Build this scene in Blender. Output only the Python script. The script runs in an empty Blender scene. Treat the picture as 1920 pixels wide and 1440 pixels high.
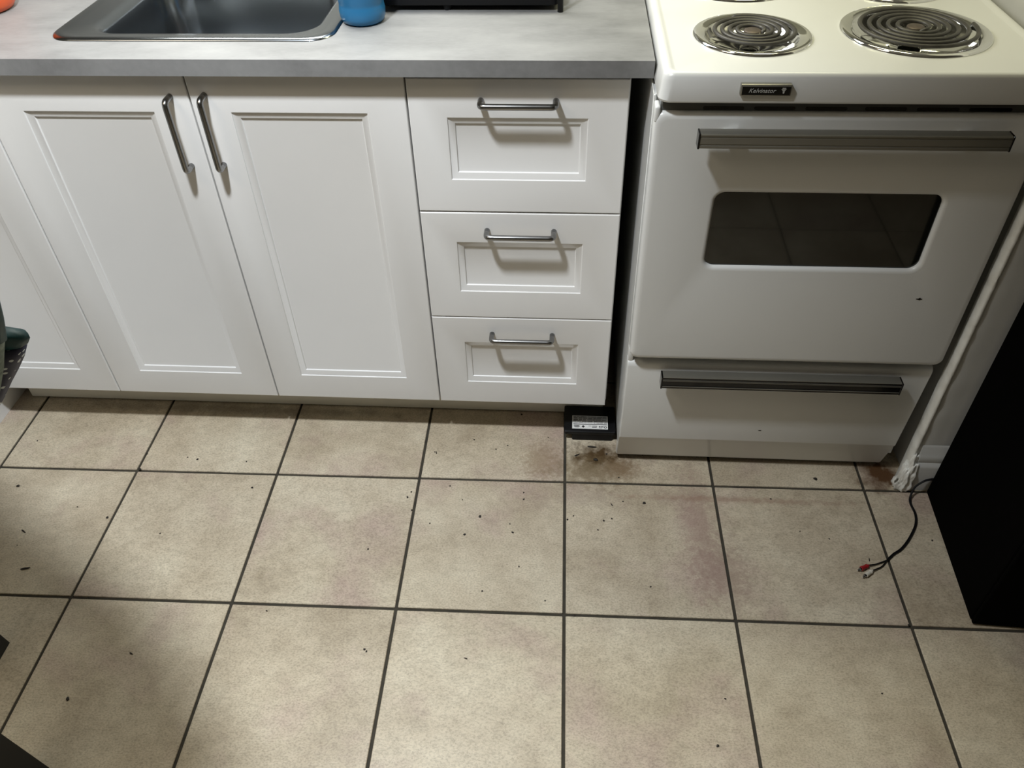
import bpy, bmesh, math, random
from mathutils import Vector, Matrix, noise
random.seed(7)
sc = bpy.context.scene
C = sc.collection

# ------------------------------------------------------------ camera
F = 1502.477
PITCH, ROLL, YAW = 0.8271479, -0.0285024, 0.0831159
cam = bpy.data.cameras.new('camera')
cam.sensor_fit = 'HORIZONTAL'; cam.sensor_width = 36.0
cam.lens = F / 1920 * 36.0
cam.clip_start = 0.02
camo = bpy.data.objects.new('camera', cam); C.objects.link(camo)
rot = Matrix.Rotation(YAW, 3, 'Z') @ Matrix.Rotation(PITCH, 3, 'X') @ Matrix.Rotation(ROLL, 3, 'Z')
camo.matrix_world = Matrix.Translation((0.27719, -1.32664, 1.39715)) @ rot.to_4x4()
sc.camera = camo

# ------------------------------------------------------------ world, lamps, exposure
w = bpy.data.worlds.new('world'); sc.world = w; w.use_nodes = True
w.node_tree.nodes['Background'].inputs[0].default_value = (0.9, 0.92, 1.0, 1)
w.node_tree.nodes['Background'].inputs[1].default_value = 0.02
sc.view_settings.view_transform = 'Standard'; sc.view_settings.look = 'None'
sc.view_settings.gamma = 1.0; sc.view_settings.use_curve_mapping = False
sc.view_settings.exposure = 0.0

def lamp(name, kind, loc, target, energy, color, **kw):
    l = bpy.data.lights.new(name, kind); l.energy = energy; l.color = color
    for k, v in kw.items(): setattr(l, k, v)
    o = bpy.data.objects.new(name, l); C.objects.link(o); o.location = loc
    o.rotation_euler = (Vector(target) - Vector(loc)).to_track_quat('-Z', 'Y').to_euler()
    return o
# the kitchen ceiling lamp, left of and in front of the cabinets
lamp('ceiling_light', 'SPOT', (-0.20, -0.60, 2.00), (-0.66, -0.46, 0), 131, (0.95, 1.0, 1.04),
     shadow_soft_size=0.06, spot_size=math.radians(126), spot_blend=1.0)
# small strip lamp under the wall cabinets, over the worktop
lamp('counter_light', 'AREA', (-0.20, 0.34, 1.42), (-0.20, 0.10, 0.9), 11.0, (1.0, 1.0, 0.93), shape='RECTANGLE', size=0.95, size_y=0.22)
# warm lamp of the range hood over the stove
lamp('hood_light', 'AREA', (0.66, 0.22, 1.62), (0.62, 0.0, 0.9), 2.9, (1.0, 0.96, 0.60), shape='RECTANGLE', size=0.5, size_y=0.12)
# added warm fill high on the left, stands in for ceiling bounce
lamp('bounce_fill', 'AREA', (-1.30, -1.15, 2.30), (-0.9, -1.0, 0.0), 9, (1.0, 0.86, 0.66), shape='DISK', size=0.8)

# ------------------------------------------------------------ helpers
def tag(o, label=None, cat=None, group=None, kind=None):
    if label: o['label'] = label
    if cat: o['category'] = cat
    if group: o['group'] = group
    if kind: o['kind'] = kind
    return o

def mesh_obj(name, bm, mat, parent=None, smooth=False, angle=None):
    bmesh.ops.recalc_face_normals(bm, faces=bm.faces[:])
    me = bpy.data.meshes.new(name); bm.to_mesh(me); bm.free()
    if mat: me.materials.append(mat)
    if smooth or angle is not None:
        for p in me.polygons: p.use_smooth = True
    if angle is not None:
        me.set_sharp_from_angle(angle=math.radians(angle))
    o = bpy.data.objects.new(name, me); C.objects.link(o)
    if parent: o.parent = parent
    return o

def empty(name, loc, label, cat, group=None, rz=0):
    o = bpy.data.objects.new(name, None); C.objects.link(o)
    o.location = loc; o.rotation_euler = (0, 0, rz); o.empty_display_size = 0.05
    tag(o, label, cat, group)
    return o

def box(bm, lo, hi, bevel=0.0, seg=2, mat=None):
    r = bmesh.ops.create_cube(bm, size=1.0)
    vs = r['verts']
    for v in vs:
        v.co = Vector([lo[i] + (v.co[i] + 0.5) * (hi[i] - lo[i]) for i in range(3)])
    if mat is not None:
        for v in vs: v.co = mat @ v.co
    if bevel > 0:
        es = list({e for v in vs for e in v.link_edges})
        bmesh.ops.bevel(bm, geom=es, offset=bevel, segments=seg, profile=0.5, affect='EDGES')
    return bm

def box_obj(name, lo, hi, mat, parent=None, bevel=0.0, seg=2, off=(0, 0, 0)):
    bm = bmesh.new()
    lo = [lo[i] - off[i] for i in range(3)]; hi = [hi[i] - off[i] for i in range(3)]
    box(bm, lo, hi, bevel, seg)
    return mesh_obj(name, bm, mat, parent, angle=40 if bevel else None)

def loft(bm, loops, close=True, cap0=False, cap1=False):
    """loops: list of lists of points, all of equal length"""
    rows = [[bm.verts.new(p) for p in lp] for lp in loops]
    n = len(rows[0])
    for a, b in zip(rows, rows[1:]):
        for i in range(n if close else n - 1):
            j = (i + 1) % n
            try: bm.faces.new((a[i], a[j], b[j], b[i]))
            except ValueError: pass
    if cap0: bm.faces.new(rows[0][::-1])
    if cap1: bm.faces.new(rows[-1])
    return rows

def rrect(x0, x1, y0, y1, r, n=6):
    pts = []
    for cx, cy, a0 in ((x1 - r, y1 - r, 0), (x0 + r, y1 - r, 90), (x0 + r, y0 + r, 180), (x1 - r, y0 + r, 270)):
        for k in range(n + 1):
            a = math.radians(a0 + 90 * k / n)
            pts.append((cx + r * math.cos(a), cy + r * math.sin(a)))
    return pts

def circle(cx, cy, r, n=48):
    return [(cx + r * math.cos(2 * math.pi * k / n), cy + r * math.sin(2 * math.pi * k / n)) for k in range(n)]

def lathe(bm, prof, cx=0, cy=0, n=48):
    loops = [[(cx + r * math.cos(2 * math.pi * k / n), cy + r * math.sin(2 * math.pi * k / n), z) for k in range(n)] for r, z in prof]
    return loft(bm, loops)

def tube(bm, pts, r, n=10, flat=1.0, caps=True, closed=False):
    """sweep a circle along pts (parallel transport)"""
    pts = [Vector(p) for p in pts]
    T = []
    for i in range(len(pts)):
        a = pts[max(i - 1, 0)]; b = pts[min(i + 1, len(pts) - 1)]
        T.append((b - a).normalized())
    up = Vector((0, 0, 1))
    if abs(T[0].dot(up)) > 0.95: up = Vector((1, 0, 0))
    nrm = (up - T[0] * up.dot(T[0])).normalized()
    loops = []
    for i, p in enumerate(pts):
        nrm = (nrm - T[i] * nrm.dot(T[i])).normalized()
        bi = T[i].cross(nrm)
        rr = r[i] if isinstance(r, (list, tuple)) else r
        loops.append([p + nrm * (rr * flat * math.cos(2 * math.pi * k / n)) + bi * (rr * math.sin(2 * math.pi * k / n)) for k in range(n)])
    return loft(bm, loops, cap0=caps, cap1=caps)

def fillet(pts, r, n=5):
    """round the inner corners of a polyline"""
    out = [Vector(pts[0])]
    for i in range(1, len(pts) - 1):
        p = Vector(pts[i]); a = (Vector(pts[i - 1]) - p).normalized(); b = (Vector(pts[i + 1]) - p).normalized()
        s = p + a * r; e = p + b * r
        for k in range(n + 1):
            t = k / n
            out.append(s.lerp(p, t).lerp(p.lerp(e, t), t))
    out.append(Vector(pts[-1]))
    return out

def smoothpath(pts, n=8):
    P = [Vector(p) for p in pts]; out = []
    for i in range(len(P) - 1):
        p0 = P[max(i - 1, 0)]; p1 = P[i]; p2 = P[i + 1]; p3 = P[min(i + 2, len(P) - 1)]
        for k in range(n):
            t = k / n
            out.append(0.5 * ((2 * p1) + (p2 - p0) * t + (2 * p0 - 5 * p1 + 4 * p2 - p3) * t * t + (3 * p1 - p0 - 3 * p2 + p3) * t ** 3))
    out.append(P[-1]); return out

def slab_holes(bm, outer, holes, z0, z1, bottom=True):
    """flat slab with holes: outer and holes are lists of (x,y)"""
    def ring(pts, z):
        vs = [bm.verts.new((x, y, z)) for x, y in pts]
        es = [bm.edges.new((vs[i], vs[(i + 1) % len(vs)])) for i in range(len(vs))]
        return vs, es
    for z in ((z1, z0) if bottom else (z1,)):
        es = []; allr = []
        for lp in [outer] + holes:
            v, e = ring(lp, z); es += e; allr.append(v)
        bmesh.ops.triangle_fill(bm, edges=es, use_beauty=True, use_dissolve=False)
        if z == z1: top = allr
        else: bot = allr
    if bottom:
        for a, b in zip(top, bot):
            for i in range(len(a)):
                j = (i + 1) % len(a)
                bm.faces.new((a[i], a[j], b[j], b[i]))
    return top

# ------------------------------------------------------------ materials
def new_mat(name):
    m = bpy.data.materials.new(name); m.use_nodes = True
    nt = m.node_tree; b = nt.nodes['Principled BSDF']
    return m, nt, b

def plain(name, col, rough=0.5, metal=0.0, coat=0.0, bump=0.0, bscale=200.0, spec=0.5, var=0.0, vscale=8.0, trans=0.0):
    m, nt, b = new_mat(name)
    b.inputs['Base Color'].default_value = (*col, 1)
    b.inputs['Roughness'].default_value = rough
    b.inputs['Metallic'].default_value = metal
    b.inputs['Coat Weight'].default_value = coat
    b.inputs['Specular IOR Level'].default_value = spec
    b.inputs['Transmission Weight'].default_value = trans
    tc = nt.nodes.new('ShaderNodeTexCoord')
    nz = nt.nodes.new('ShaderNodeTexNoise'); nz.inputs['Scale'].default_value = vscale
    nz.inputs['Detail'].default_value = 5
    nt.links.new(tc.outputs['Object'], nz.inputs['Vector'])
    mx = nt.nodes.new('ShaderNodeMix'); mx.data_type = 'RGBA'; mx.blend_type = 'MULTIPLY'
    mx.inputs[0].default_value = 1.0
    rp = nt.nodes.new('ShaderNodeMapRange')
    rp.inputs[1].default_value = 0.3; rp.inputs[2].default_value = 0.7
    rp.inputs[3].default_value = 1.0 - var; rp.inputs[4].default_value = 1.0
    nt.links.new(nz.outputs['Fac'], rp.inputs[0])
    mx.inputs[6].default_value = (*col, 1)
    nt.links.new(rp.outputs[0], mx.inputs[7])
    nt.links.new(mx.outputs[2], b.inputs['Base Color'])
    if bump > 0:
        n2 = nt.nodes.new('ShaderNodeTexNoise'); n2.inputs['Scale'].default_value = bscale; n2.inputs['Detail'].default_value = 3
        nt.links.new(tc.outputs['Object'], n2.inputs['Vector'])
        bp = nt.nodes.new('ShaderNodeBump'); bp.inputs['Strength'].default_value = bump; bp.inputs['Distance'].default_value = 0.001
        nt.links.new(n2.outputs['Fac'], bp.inputs['Height']); nt.links.new(bp.outputs[0], b.inputs['Normal'])
    return m

def ramp(nt, src, stops):
    r = nt.nodes.new('ShaderNodeValToRGB'); e = r.color_ramp.elements
    while len(e) < len(stops): e.new(0.5)
    for k, (p, c) in enumerate(stops):
        e[k].position = p; e[k].color = (*c, 1)
    nt.links.new(src, r.inputs[0]); return r

M = {}
M['white_foil'] = plain('white_foil', (0.80, 0.795, 0.785), 0.42, bump=0.06, bscale=900, var=0.02)
M['enamel'] = plain('enamel', (0.71, 0.715, 0.70), 0.30, coat=0.15, var=0.02, bump=0.03, bscale=60)
M['vent_grey'] = plain('vent_grey', (0.09, 0.09, 0.085), 0.45)
M['enamel_grey'] = plain('enamel_grey', (0.20, 0.20, 0.19), 0.4)
M['steel'] = plain('steel', (0.30, 0.30, 0.30), 0.24, metal=1.0, var=0.15, vscale=40)
M['sink_steel'] = plain('sink_steel', (0.27, 0.29, 0.31), 0.22, metal=1.0, var=0.15, vscale=6, bump=0.05, bscale=30)
M['chrome'] = plain('chrome', (0.85, 0.85, 0.83), 0.07, metal=1.0, var=0.05)
M['dark_trim'] = plain('dark_trim', (0.27, 0.26, 0.225), 0.30, metal=0.6, var=0.1, vscale=12)
M['black_gloss'] = plain('black_gloss', (0.006, 0.006, 0.006), 0.15)
M['oven_glass'] = plain('oven_glass', (0.006, 0.007, 0.006), 0.06, coat=0.5)
M['black_plastic'] = plain('black_plastic', (0.004, 0.004, 0.005), 0.5, spec=0.25, var=0.2, bump=0.05, bscale=400)
M['black_matte'] = plain('black_matte', (0.0012, 0.0012, 0.0012), 0.8, spec=0.03, var=0.2, vscale=3)
M['black_metal'] = plain('black_metal', (0.012, 0.012, 0.012), 0.5, var=0.2)
M['coil'] = plain('coil', (0.085, 0.08, 0.072), 0.45, metal=0.35, var=0.3, vscale=60, bump=0.1, bscale=600)
M['coil_cap'] = plain('coil_cap', (0.16, 0.13, 0.11), 0.5, metal=0.6, var=0.3, vscale=90)
M['toe'] = plain('toe', (0.85, 0.82, 0.72), 0.5, var=0.08)
M['carcass'] = plain('carcass', (0.62, 0.62, 0.60), 0.5, var=0.03)
M['grout'] = plain('grout', (0.05, 0.043, 0.03), 0.9, bump=0.4, bscale=500, var=0.4, vscale=30)
M['room_wall'] = plain('room_wall', (0.36, 0.35, 0.32), 0.8, bump=0.15, bscale=80, var=0.03)
M['yellow_wall'] = plain('yellow_wall', (0.30, 0.30, 0.28), 0.7, bump=0.15, bscale=80)
M['ceiling'] = plain('ceiling', (0.75, 0.74, 0.70), 0.9)
M['red'] = plain('red', (0.62, 0.09, 0.02), 0.35, var=0.15)
M['rubber_red'] = plain('rubber_red', (0.30, 0.012, 0.015), 0.4)
M['plug_white'] = plain('plug_white', (0.62, 0.58, 0.50), 0.4)
M['print_dark'] = plain('print_dark', (0.03, 0.03, 0.035), 0.4)
M['print_grey'] = plain('print_grey', (0.45, 0.45, 0.43), 0.4)
M['sticker'] = plain('sticker', (0.80, 0.80, 0.78), 0.25)
M['sticker_silver'] = plain('sticker_silver', (0.50, 0.51, 0.52), 0.3, var=0.5, vscale=60)
M['crumb'] = plain('crumb', (0.016, 0.012, 0.008), 0.7)
M['crumb_green'] = plain('crumb_green', (0.16, 0.13, 0.07), 0.8)
M['blue'] = plain('blue', (0.02, 0.17, 0.36), 0.35, var=0.08, trans=0.25)

# worktop laminate: light concrete look
m, nt, b = new_mat('worktop'); M['worktop'] = m
tc = nt.nodes.new('ShaderNodeTexCoord'); mp = nt.nodes.new('ShaderNodeMapping'); mp.inputs['Scale'].default_value = (1, 2.2, 1)
nt.links.new(tc.outputs['Object'], mp.inputs[0])
n1 = nt.nodes.new('ShaderNodeTexNoise'); n1.inputs['Scale'].default_value = 6; n1.inputs['Detail'].default_value = 8; n1.inputs['Roughness'].default_value = 0.6
n2 = nt.nodes.new('ShaderNodeTexNoise'); n2.inputs['Scale'].default_value = 90; n2.inputs['Detail'].default_value = 4
nt.links.new(mp.outputs[0], n1.inputs[0]); nt.links.new(mp.outputs[0], n2.inputs[0])
ad = nt.nodes.new('ShaderNodeMath'); ad.operation = 'MULTIPLY_ADD'; ad.inputs[1].default_value = 0.25
nt.links.new(n2.outputs[0], ad.inputs[0]); nt.links.new(n1.outputs[0], ad.inputs[2])
r = ramp(nt, ad.outputs[0], [(0.40, (0.155, 0.155, 0.155)), (0.62, (0.205, 0.205, 0.205)), (0.88, (0.25, 0.25, 0.248))])
nt.links.new(r.outputs[0], b.inputs['Base Color']); b.inputs['Roughness'].default_value = 0.5

# floor tile
m, nt, b = new_mat('tile'); M['tile'] = m
ge = nt.nodes.new('ShaderNodeNewGeometry'); oi = nt.nodes.new('ShaderNodeObjectInfo')
sep = nt.nodes.new('ShaderNodeSeparateXYZ'); nt.links.new(ge.outputs['Position'], sep.inputs[0])
cb = nt.nodes.new('ShaderNodeCombineXYZ')
nt.links.new(sep.outputs[0], cb.inputs[0]); nt.links.new(sep.outputs[1], cb.inputs[1])
mm = nt.nodes.new('ShaderNodeMath'); mm.operation = 'MULTIPLY'; mm.inputs[1].default_value = 37
nt.links.new(oi.outputs['Random'], mm.inputs[0]); nt.links.new(mm.outputs[0], cb.inputs[2])
def nzz(scale, det, ro=0.5, vec=None, sc3=None):
    n = nt.nodes.new('ShaderNodeTexNoise'); n.inputs['Scale'].default_value = scale; n.inputs['Detail'].default_value = det
    n.inputs['Roughness'].default_value = ro
    src = vec or cb.outputs[0]
    if sc3:
        q = nt.nodes.new('ShaderNodeMapping'); q.inputs['Scale'].default_value = sc3
        nt.links.new(src, q.inputs[0]); src = q.outputs[0]
    nt.links.new(src, n.inputs['Vector']); return n
def mix(fac, a, bb, mode='MIX'):
    x = nt.nodes.new('ShaderNodeMix'); x.data_type = 'RGBA'; x.blend_type = mode
    for s, i in ((fac, 0), (a, 6), (bb, 7)):
        if hasattr(s, 'links'): nt.links.new(s, x.inputs[i])
        elif i == 0: x.inputs[0].default_value = s
        else: x.inputs[i].default_value = (*s, 1)
    return x.outputs[2]
big = nzz(5.5, 5, 0.6); pink = nzz(4.6, 4, 0.6, sc3=(1, 1, 3)); fine = nzz(230, 4, 0.7, sc3=(1, 1.5, 1)); mid = nzz(38, 5, 0.65, sc3=(1, 1.4, 1)); spk = nzz(420, 2, 0.5)
base = ramp(nt, big.outputs[0], [(0.30, (0.405, 0.335, 0.240)), (0.50, (0.530, 0.455, 0.340)), (0.72, (0.620, 0.552, 0.425))])
pk = ramp(nt, pink.outputs[0], [(0.53, (0, 0, 0)), (0.76, (1, 1, 1))])
c1 = mix(pk.outputs[0], base.outputs[0], (0.430, 0.325, 0.270))
md = ramp(nt, mid.outputs[0], [(0.34, (0.87, 0.865, 0.855)), (0.60, (1.04, 1.04, 1.04))])
c2 = mix(0.85, c1, md.outputs[0], 'MULTIPLY')
fn = ramp(nt, fine.outputs[0], [(0.34, (0.68, 0.67, 0.66)), (0.56, (1.07, 1.07, 1.07))])
c3 = mix(0.9, c2, fn.outputs[0], 'MULTIPLY')
sp = ramp(nt, spk.outputs[0], [(0.24, (0.45, 0.42, 0.38)), (0.33, (1, 1, 1))])
c4 = mix(0.7, c3, sp.outputs[0], 'MULTIPLY')
# dirt stains with a place of their own: in front of the gap beside the stove, at the wall end, reddish wear; plus a darker band along the cabinets
def spot(cx, cy, rx, ry, lo=0.25, hi=1.0, amp=0.7, nscale=28):
    mpn = nt.nodes.new('ShaderNodeMapping'); mpn.vector_type = 'POINT'
    mpn.inputs['Location'].default_value = (-cx / rx, -cy / ry, 0); mpn.inputs['Scale'].default_value = (1 / rx, 1 / ry, 0)
    nt.links.new(ge.outputs['Position'], mpn.inputs[0])
    ln = nt.nodes.new('ShaderNodeVectorMath'); ln.operation = 'LENGTH'; nt.links.new(mpn.outputs[0], ln.inputs[0])
    n = nt.nodes.new('ShaderNodeTexNoise'); n.inputs['Scale'].default_value = nscale; n.inputs['Detail'].default_value = 5; n.inputs['Roughness'].default_value = 0.65
    nt.links.new(ge.outputs['Position'], n.inputs['Vector'])
    a = nt.nodes.new('ShaderNodeMath'); a.operation = 'MULTIPLY_ADD'; a.inputs[1].default_value = 2.2; nt.links.new(n.outputs[0], a.inputs[0])
    s = nt.nodes.new('ShaderNodeMath'); s.operation = 'ADD'; s.inputs[1].default_value = -1.1; nt.links.new(ln.outputs['Value'], s.inputs[0]); nt.links.new(s.outputs[0], a.inputs[2])
    mr = nt.nodes.new('ShaderNodeMapRange'); mr.inputs[1].default_value = lo; mr.inputs[2].default_value = hi
    mr.inputs[3].default_value = amp; mr.inputs[4].default_value = 0.0; nt.links.new(a.outputs[0], mr.inputs[0])
    return mr.outputs[0]
cc = c4
for (cx, cy, rx, ry, amp, col, ns) in ((0.365, -0.055, 0.085, 0.055, 1.0, (0.07, 0.040, 0.015), 38), (0.35, -0.10, 0.13, 0.06, 0.7, (0.17, 0.12, 0.06), 60),
        (0.235, -0.075, 0.06, 0.07, 0.6, (0.26, 0.18, 0.11), 130), (0.42, -0.09, 0.05, 0.04, 0.65, (0.20, 0.13, 0.07), 130), (1.0, -0.08, 0.06, 0.07, 1.0, (0.10, 0.05, 0.022), 22),
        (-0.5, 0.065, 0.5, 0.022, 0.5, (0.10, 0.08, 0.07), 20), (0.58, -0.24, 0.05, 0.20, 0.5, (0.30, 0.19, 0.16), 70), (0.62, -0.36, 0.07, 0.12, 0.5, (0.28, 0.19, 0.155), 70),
        (0.33, -0.17, 0.11, 0.04, 0.35, (0.28, 0.21, 0.17), 50), (0.68, -0.17, 0.3, 0.012, 0.5, (0.28, 0.17, 0.12), 60)):
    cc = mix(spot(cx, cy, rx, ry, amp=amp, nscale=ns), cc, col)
nt.links.new(cc, b.inputs['Base Color'])
b.inputs['Roughness'].default_value = 0.42
bp = nt.nodes.new('ShaderNodeBump'); bp.inputs['Strength'].default_value = 0.2; bp.inputs['Distance'].default_value = 0.001
nt.links.new(mid.outputs[0], bp.inputs['Height'])
bp2 = nt.nodes.new('ShaderNodeBump'); bp2.inputs['Strength'].default_value = 0.25; bp2.inputs['Distance'].default_value = 0.0006
nt.links.new(fine.outputs[0], bp2.inputs['Height']); nt.links.new(bp.outputs[0], bp2.inputs['Normal'])
nt.links.new(bp2.outputs[0], b.inputs['Normal'])

# chipped painted plaster
m, nt, b = new_mat('plaster'); M['plaster'] = m
tc = nt.nodes.new('ShaderNodeTexCoord')
n1 = nt.nodes.new('ShaderNodeTexNoise'); n1.inputs['Scale'].default_value = 28; n1.inputs['Detail'].default_value = 6
n2 = nt.nodes.new('ShaderNodeTexNoise'); n2.inputs['Scale'].default_value = 60; n2.inputs['Detail'].default_value = 4
nt.links.new(tc.outputs['Object'], n1.inputs[0]); nt.links.new(tc.outputs['Object'], n2.inputs[0])
r = ramp(nt, n1.outputs[0], [(0.26, (0.10, 0.09, 0.07)), (0.31, (0.70, 0.69, 0.64)), (0.6, (0.84, 0.84, 0.80))])
nt.links.new(r.outputs[0], b.inputs['Base Color']); b.inputs['Roughness'].default_value = 0.7
bp = nt.nodes.new('ShaderNodeBump'); bp.inputs['Strength'].default_value = 0.5; bp.inputs['Distance'].default_value = 0.003
nt.links.new(n2.outputs[0], bp.inputs['Height']); nt.links.new(bp.outputs[0], b.inputs['Normal'])
M['wall_paint'] = plain('wall_paint', (0.60, 0.60, 0.58), 0.5, bump=0.2, bscale=60, var=0.05)

# patterned cloth: navy with pale dots and teal hem
m, nt, b = new_mat('dotted_cloth'); M['dotted_cloth'] = m
tc = nt.nodes.new('ShaderNodeTexCoord'); vo = nt.nodes.new('ShaderNodeTexVoronoi'); vo.inputs['Scale'].default_value = 75; vo.inputs['Randomness'].default_value = 0.75
nt.links.new(tc.outputs['Object'], vo.inputs['Vector'])
r = ramp(nt, vo.outputs['Distance'], [(0.24, (0.62, 0.66, 0.66)), (0.29, (0.02, 0.022, 0.055))])
r.color_ramp.interpolation = 'LINEAR'
nt.links.new(r.outputs[0], b.inputs['Base Color']); b.inputs['Roughness'].default_value = 0.6
M['teal_cloth'] = plain('teal_cloth', (0.004, 0.055, 0.065), 0.55, var=0.5, vscale=30, bump=0.4, bscale=120)
M['knit_cloth'] = plain('knit_cloth', (0.28, 0.33, 0.28), 0.9, var=0.6, vscale=80, bump=0.8, bscale=300)

# ------------------------------------------------------------ floor (grout bed + tiles)
GX, GY, GP, GPY, GA = -0.70692, -0.13868, 0.33249, 0.338755, 0.01084
floor = box_obj('floor', (-1.75, -3.2, -0.08), (2.4, 0.66, -0.0035), M['grout'])
tag(floor, kind='structure')
ca, sa = math.cos(GA), math.sin(GA)
bm = bmesh.new(); J = 0.0062
box(bm, (J / 2, J / 2, -0.010), (GP - J / 2, GPY - J / 2, 0.0), 0.0011, 1)
bmesh.ops.recalc_face_normals(bm, faces=bm.faces[:])
tile_me = bpy.data.meshes.new('tile'); bm.to_mesh(tile_me); bm.free(); tile_me.materials.append(M['tile'])
for i in range(-3, 9):
    for j in range(-8, 3):
        u = GX + i * GP; v = GY + j * GPY
        x, y = u * ca - v * sa, u * sa + v * ca
        if x > 2.1 or y > 0.35 or x < -1.75 or y < -3.1: continue
        o = bpy.data.objects.new('tile', tile_me); C.objects.link(o); o.parent = floor
        o.location = (x, y, random.uniform(-0.0005, 0.0)); o.rotation_euler = (random.uniform(-.0008, .0008), random.uniform(-.0008, .0008), GA)

# ------------------------------------------------------------ room shell
for nm, lo, hi, mt in (('wall_back', (-1.75, 0.62, 0), (1.05, 0.72, 2.45), 'yellow_wall'),
                       ('wall_left', (-1.85, -3.2, 0), (-1.75, 0.72, 2.45), 'room_wall'),
                       ('wall_front', (-1.85, -3.3, 0), (2.4, -3.2, 2.45), 'room_wall'),
                       ('wall_side', (2.4, -3.3, 0), (2.5, -0.106, 2.45), 'room_wall'),
                       ('ceiling', (-1.85, -3.3, 2.45), (2.5, 0.72, 2.52), 'ceiling')):
    tag(box_obj(nm, lo, hi, M[mt]), kind='structure')
# the wall end beside the stove: side face towards the stove, front face towards the room, worn corner
bm = bmesh.new()
zs = [k * 0.02 for k in range(0, 60)] + [1.2, 1.6, 2.0, 2.45]
loops = []
for z in zs:
    d = lambda s, a: 0.5 * a * noise.noise(Vector((s, z * 22, 3.1))) + 0.6 * a * noise.noise(Vector((s * 2, z * 70, 9)))
    cx = 1.0385 + d(0.3, 0.003); cy = -0.108 + d(5.1, 0.004)
    loops.append([(1.049, 0.72, z), (1.049, 0.1, z), (1.054 + d(1, .0015), 0.0, z), (1.058 + d(2, .002), -0.076, z), (cx + 0.002, cy + 0.024, z), (cx + 0.004, cy + 0.002, z), (cx + 0.012, cy, z),
                  (1.075, -0.106 + d(3, .0012), z), (1.12, -0.106, z), (2.4, -0.106, z), (2.4, 0.72, z)])
loft(bm, loops)
wr = mesh_obj('wall_right', bm, M['wall_paint'], smooth=False, angle=50); tag(wr, kind='structure')
# worn plaster strip on the corner
bm = bmesh.new(); loops = []
for z in [k * 0.006 for k in range(0, 190)]:
    wv = 0.5 * noise.noise(Vector((z * 24, 0, 1))) + 0.5 * noise.noise(Vector((z * 60, 4, 1)))
    wide = 0.0035 + 0.0035 * wv + (0.006 if z < 0.13 else 0) * (1 - z / 0.13 if z < 0.13 else 0)
    y1 = -0.1125 + 0.0015 * wv
    loops.append([(1.052, -0.074, z), (1.0365 + 0.0015 * wv, -0.082 + 0.002 * wv, z), (1.0335 + 0.0015 * wv, -0.100, z), (1.0355, y1 + 0.002, z), (1.0385 + 0.001 * wv, y1, z), (1.0395 + wide, y1 + 0.0015, z), (1.041 + wide, -0.105, z), (1.052, -0.09, z)])
loft(bm, loops, cap0=True, cap1=True)
mesh_obj('plaster_edge', bm, M['plaster'], wr, angle=60)
# lumpy filler at the foot of the corner
bm = bmesh.new(); bmesh.ops.create_icosphere(bm, subdivisions=5, radius=1.0)
for v in bm.verts:
    n = noise.noise(v.co * 2.2) * 0.35 + noise.noise(v.co * 6) * 0.16
    v.co = Vector((1.041, -0.114, 0.03)) + Vector((v.co.x * 0.016, v.co.y * 0.015, v.co.z * 0.065)) * (1 + n)
    v.co.z = max(v.co.z, 0.001)
    if v.co.z < 0.02: v.co.x = 1.041 + (v.co.x - 1.041) * 1.25; v.co.y = -0.114 + (v.co.y + 0.114) * 1.15
mesh_obj('plaster_lump', bm, M['plaster'], wr, smooth=True)
# baseboard on the front face
bm = bmesh.new()
prof = [(0.0, 0.0), (0.016, 0.0), (0.016, 0.070), (0.0145, 0.076), (0.009, 0.082), (0.0115, 0.092), (0.009, 0.102), (0.005, 0.108), (0.004, 0.122), (0.0, 0.128)]
loft(bm, [[(x, -0.107 - d, z) for d, z in prof] for x in (1.050, 1.056, 1.3, 2.39)], cap0=True, cap1=True)
tag(mesh_obj('baseboard_right', bm, M['wall_paint'], angle=30), kind='structure')

# ------------------------------------------------------------ cabinets
def front_panel(name, x0, x1, z0, z1, px0, px1, pz0, pz1, parent, off, t=0.018):
    """routed shaker style front in the plane y=0"""
    bm = bmesh.new()
    def R(i, y, outer=False):
        a = (x0, x1, z0, z1) if outer else (px0, px1, pz0, pz1)
        return [(a[0] + i, y, a[2] + i), (a[1] - i, y, a[2] + i), (a[1] - i, y, a[3] - i), (a[0] + i, y, a[3] - i)]
    loops = [R(0.0, t, True), R(0.0, 0.0016, True), R(0.0006, 0.0006, True), R(0.0017, 0.0, True),
             R(-0.0012, 0.0), R(0.0, 0.0006), R(0.0008, 0.0024), R(0.0118, 0.0058), R(0.0122, 0.0062), R(0.0130, 0.0084), R(0.0140, 0.0088)]
    rows = loft(bm, loops)
    bm.faces.new(rows[-1]); bm.faces.new(rows[0][::-1])
    for v in bm.verts: v.co -= Vector(off)
    return mesh_obj(name, bm, M['white_foil'], parent, angle=28)

def bar_handle(a, b, parent, off, d=0.0265):
    """bent-wire handle between two feet a and b on the plane y=0"""
    a = Vector(a); b = Vector(b)
    bm = bmesh.new()
    path = fillet([a + Vector((0, 0.001, 0)), a + Vector((0, -d, 0)), b + Vector((0, -d, 0)), b + Vector((0, 0.001, 0))], 0.010, 7)
    tube(bm, [p - Vector(off) for p in path], 0.0055, 14)
    return mesh_obj('handle', bm, M['steel'], parent, smooth=True)

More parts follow.
